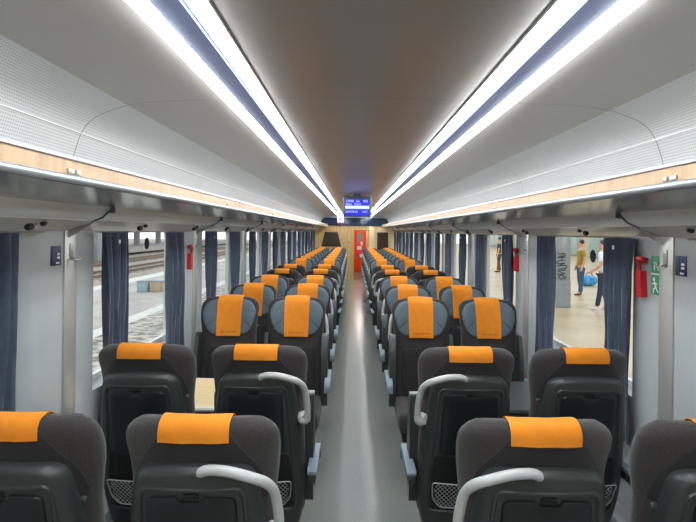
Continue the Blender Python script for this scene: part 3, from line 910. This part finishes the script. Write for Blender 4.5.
# ------------------------------------------------------------------ the station outside
PZ = EYE - 2.0
def plat(name, x0, x1, z, m, y0=-12, y1=70):
    bm = bmesh.new(); box(bm, x0, x1, y0, y1, z-.5, z); return struct(name, bm, m)
plat('platform_left', -8.3, -1.75, PZ, 'platform')
plat('platform_edge_left', -8.9, -8.302, PZ+.002, 'kerb')
plat('platform_strip_left', -4.75, -3.3, PZ+.004, 'cobbles')
plat('platform_line_left', -5.1, -4.752, PZ+.004, 'kerb')
plat('track_bed', -60, -8.91, PZ-.75, 'ballast', -20, 140)
plat('ground_below', -1.75, 1.75, PZ-.7, 'ballast', -15, 75)
plat('platform_far_left', -30, -23, PZ+.0, 'platform', -15, 110)
plat('platform_right', 1.75, 40, PZ, 'platform_warm', -12, 90)
for tx in (-10.6,-14.8,-19):
    t = thing('railway_track', 'pair of brown rails on ballast, %s track from the platform' % {-10.6:'first',-14.8:'second',-19:'third'}[tx], 'railway track', (tx,20,PZ-.75))
    for e in (-1,1):
        bm = bmesh.new(); box(bm, e*.72-.05, e*.72+.05, -35, 90, .0, .18); obj('rail', bm, 'rail', t)
    bm = bmesh.new()
    for q in range(100): box(bm, -1.25, 1.25, -34+q*1.2, -33.75+q*1.2, -.02, .04)
    obj('sleepers', bm, 'concrete', t, kind='stuff')
# far platform canopy with columns
t = thing('platform_canopy', 'long grey platform canopy across the tracks on the left', 'canopy', (-26.5,30,PZ))
bm = bmesh.new(); box(bm, -3.6, 3.6, -40, 70, 3.6, 3.9); obj('canopy_roof', bm, 'canopy', t)
for q in range(12):
    bm = bmesh.new(); box(bm, -.28, .28, -36+q*7-.28, -36+q*7+.28, 0, 3.6, .03); obj('column', bm, 'concrete', t)
for q,yq in enumerate((22,31,44)):
    bm = bmesh.new(); box(bm, -.35,.35,-.5,.5,0,3.3,.03); o = obj('concrete_pier', bm, 'concrete'); o.location = (-21.6,yq,PZ-.72)
    tag(o, 'grey concrete pier between the tracks on the left, %s one away' % ordn[q], 'pier', 'concrete piers between tracks')
for q,(x,y,m,nm) in enumerate(((-6.68,16.6,'teal','pale teal'),(-6.28,16.7,'brown','light brown'))):
    t = thing('litter_bin', '%s litter bin standing on the left platform' % nm, 'bin', (x,y,PZ))
    bm = bmesh.new(); box(bm, -.16,.16,-.16,.16,0,.32,.02); obj('bin_body', bm, m, t)
    bm = bmesh.new(); box(bm, -.175,.175,-.175,.175,.32,.35,.01); obj('bin_lid', bm, 'concrete', t)

# right: hall column with scrawl
CXX, CYY = 5.56, 14.3
t = thing('hall_column', 'square grey column with black graffiti on the right platform', 'column', (CXX,CYY,PZ))
bm = bmesh.new(); box(bm, -.25,.25,-.23,.23,0,4.3,.02); obj('shaft', bm, 'concrete', t)
bm = bmesh.new(); box(bm, -.262,.262,-.245,.245,0,.72,.02); obj('plinth', bm, 'concrete', t)
bm = bmesh.new()
def stroke(pts): tube(bm, smooth_path([(x*.9,-.235,z*.8-.08) for x,z in pts],5), .012, 5)
zz = 2.0
stroke([(-.12,1.95),(-.05,1.9),(.08,1.93),(.1,1.85),(-.08,1.82)])
stroke([(-.13,1.78),(.12,1.80)]); stroke([(.02,1.86),(.0,1.68)])
stroke([(.12,1.70),(-.1,1.66),(-.12,1.58),(.1,1.60),(-.05,1.54)])
stroke([(-.13,1.50),(.13,1.52),(.13,1.42),(-.1,1.40)])
stroke([(.12,1.36),(-.1,1.34),(.1,1.24),(-.13,1.22)])
stroke([(-.08,1.14),(.0,1.20),(.08,1.13),(.0,1.05),(-.08,1.14)])
stroke([(.14,1.16),(.1,1.06)])
obj('graffiti', bm, 'sticker', t)
for q,(x,y) in enumerate(((9.5,27),(9.5,40),(14,22),(16.5,30))):
    bm = bmesh.new(); box(bm,-.3,.3,-.3,.3,0,5,.02); o = obj('hall_column', bm, 'concrete'); o.location=(x,y,PZ)
    tag(o, 'plain grey concrete column far along the right platform, %s one' % ordn[q], 'column', 'plain columns on right platform')
t = thing('station_building', 'cream station building with greenish windows beyond the right platform', 'building', (13.5,30,PZ))
bm = bmesh.new(); box(bm, 6.2,6.6,-40,60,0,5.5); obj('building_wall', bm, 'hallwall', t)
for q in range(12):
    yb = -28+q*6.2
    f = obj('shopfront', (lambda b: (box(b, 6.08,6.2,yb,yb+4.4,.1,3.0,.02), b)[1])(bmesh.new()), 'trimwhite', t)
    bm = bmesh.new(); box(bm, 6.04,6.1,yb+.2,yb+2.1,.25,2.8); box(bm, 6.04,6.1,yb+2.3,yb+4.2,.25,2.8); obj('shop_pane', bm, 'hallglass', f)

# ------------------------------------------------------------------ people
def skin_mesh(name, nodes, edges, m, parent, lvl=2):
    me = bpy.data.meshes.new(name); me.from_pydata([n[0] for n in nodes], edges, []); me.materials.append(M[m])
    o = bpy.data.objects.new(name, me); C.objects.link(o); o.parent = parent
    md = o.modifiers.new('skin','SKIN'); sv = me.skin_vertices[0].data
    for i,nn in enumerate(nodes):
        r = nn[1]; sv[i].radius = r if isinstance(r, tuple) else (r,r)
    sv[0].use_root = True; md.use_smooth_shade = True
    md = o.modifiers.new('sub','SUBSURF'); md.levels = lvl; md.render_levels = lvl
    return o
def person(x, y, rz, h, label, shirt, trousers, shoe, stride, armL, armR):
    t = thing('person', label, 'person', (x,y,PZ), rz)
    k = h/1.75
    V = lambda a,b,c: (a*k,b*k,c*k)
    st = stride
    hipL, hipR = V(-.072,0,.82), V(.072,0,.82)
    kneeL, kneeR = V(-.095,-.02+st*.5,.48), V(.095,.03-st*.4,.48)
    ankL, ankR = V(-.10,st,.09), V(.10,-st,.09)
    nodes = [(V(0,0,.97),(.10*k,.08*k)),(V(0,0,1.12),(.115*k,.085*k)),(V(0,0,1.32),(.15*k,.10*k)),(V(0,0,1.44),(.08*k,.06*k)),(V(0,.01,1.51),.042*k),(V(0,.02,1.60),(.075*k,.09*k)),(V(0,.01,1.70),(.06*k,.07*k)),
             (hipL,.062*k),(kneeL,.045*k),(ankL,.036*k),(V(-.10,st+.14,.04),.032*k),
             (hipR,.062*k),(kneeR,.045*k),(ankR,.036*k),(V(.10,-st+.14,.04),.032*k)]
    edges = [(0,1),(1,2),(2,3),(3,4),(4,5),(5,6),(0,7),(7,8),(8,9),(9,10),(0,11),(11,12),(12,13),(13,14)]
    for e,arm in ((-1,armL),(1,armR)):
        b = len(nodes)
        sh = V(e*.19,0,1.41); el = V(*arm[0]); wr = V(*arm[1])
        dirv = (Vector(wr)-Vector(el)).normalized()
        hand = tuple(Vector(wr)+dirv*.06*k)
        nodes += [(sh,.052*k),(el,.040*k),(wr,.027*k),(hand,(.036*k,.020*k))]
        edges += [(2,b),(b,b+1),(b+1,b+2),(b+2,b+3)]
        side = Vector((0,1,0))
        for q in range(4):
            a0 = Vector(hand)+side*(q-1.5)*.016*k; nb = len(nodes)
            nodes += [(tuple(a0+dirv*.045*k),.0085*k),(tuple(a0+dirv*(.085-.008*abs(q-1.4))*k-Vector((e*.01*k,0,0))),.007*k)]
            edges += [(b+3,nb),(nb,nb+1)]
        nb = len(nodes); nodes += [(tuple(Vector(hand)+side*.045*k+dirv*.01*k),.009*k),(tuple(Vector(hand)+side*.055*k+dirv*.04*k),.008*k)]; edges += [(b+3,nb),(nb,nb+1)]
    skin_mesh('body', nodes, edges, 'skin', t)
    # face details
    bm = bmesh.new(); bmesh.ops.create_uvsphere(bm, u_segments=8, v_segments=6, radius=.012*k, matrix=Matrix.Translation(V(0,.112,1.605)))
    obj('nose', bm, 'skin', t)
    bm = bmesh.new()
    for e in (-1,1): bmesh.ops.create_uvsphere(bm, u_segments=8, v_segments=6, radius=.009*k, matrix=Matrix.Translation(V(e*.028,.100,1.635)))
    obj('eyes', bm, 'sticker', t)
    # clothes
    n2 = [(V(0,0,.87),(.140*k,.120*k)),(V(0,0,1.12),(.145*k,.108*k)),(V(0,0,1.32),(.168*k,.116*k)),(V(0,0,1.44),(.10*k,.08*k))]
    e2 = [(0,1),(1,2),(2,3)]
    for e,arm in ((-1,armL),(1,armR)):
        b = len(n2); sh = Vector(V(e*.19,0,1.41)); el = Vector(V(*arm[0]))
        n2 += [(tuple(sh),.066*k),(tuple(sh.lerp(el,.8)),.058*k)]; e2 += [(2,b),(b,b+1)]
    skin_mesh('shirt', n2, e2, shirt, t)
    n3 = [(V(0,0,.98),(.135*k,.112*k)),(hipL,.105*k),(kneeL,.070*k),(tuple(Vector(ankL)+Vector((0,0,.0))),.058*k),(hipR,.105*k),(kneeR,.070*k),(ankR,.058*k)]
    skin_mesh('trousers', n3, [(0,1),(1,2),(2,3),(0,4),(4,5),(5,6)], trousers, t)
    for e,an in ((-1,ankL),(1,ankR)):
        a = Vector(an)
        skin_mesh('shoe', [(tuple(a+Vector((0,-.02,-.035))),(.045*k,.04*k)),(tuple(a+Vector((0,.08,-.045))),(.045*k,.035*k)),(tuple(a+Vector((0,.17,-.055))),(.036*k,.025*k))], [(0,1),(1,2)], shoe, t)
    skin_mesh('hair', [(V(0,-.045,1.60),(.095*k,.075*k)),(V(0,-.01,1.70),(.095*k,.10*k)),(V(0,.02,1.74),(.07*k,.08*k))], [(0,1),(1,2)], 'hair', t)
    return t
person(7.32, 16.9, 1.5, 1.80, 'person in an ochre t-shirt and blue jeans standing beyond the graffitied column', 'yellow','jeans','shoe', .06, ((-.24,-.03,1.14),(-.24,.04,.90)), ((.24,.0,1.14),(.24,.06,.90)))
person(6.50, 13.7, .9, 1.86, 'person in a white t-shirt and navy trousers standing behind the curtain', 'whitecloth','navy','whitecloth', .10, ((-.27,-.02,1.12),(-.24,.16,.98)), ((.27,.0,1.12),(.22,.2,1.0)))
person(7.3, 26.3, 1.2, 1.78, 'person in dark clothes standing far along the right platform', 'darkcloth','darkcloth','shoe', .05, ((-.26,-.02,1.12),(-.27,.04,.88)), ((.26,.0,1.12),(.27,.05,.88)))
t = thing('travel_bag', 'blue travel bag lying on the right platform beyond the people', 'bag', (8.95,20.0,PZ), .3)
bm = bmesh.new(); bmesh.ops.create_uvsphere(bm, u_segments=24, v_segments=14, radius=1)
for v in bm.verts:
    v.co.x = math.copysign(abs(v.co.x)**.75, v.co.x)*.38; v.co.y = math.copysign(abs(v.co.y)**.8, v.co.y)*.2; v.co.z = math.copysign(abs(v.co.z)**.8, v.co.z)*.2+.2
obj('bag_body', bm, 'bag', t)
bm = bmesh.new(); tube(bm, smooth_path([(-.15,-.05,.37),(-.1,-.06,.5),(.1,-.06,.5),(.15,-.05,.37)],5), .014, 6); obj('bag_handle', bm, 'navy', t)
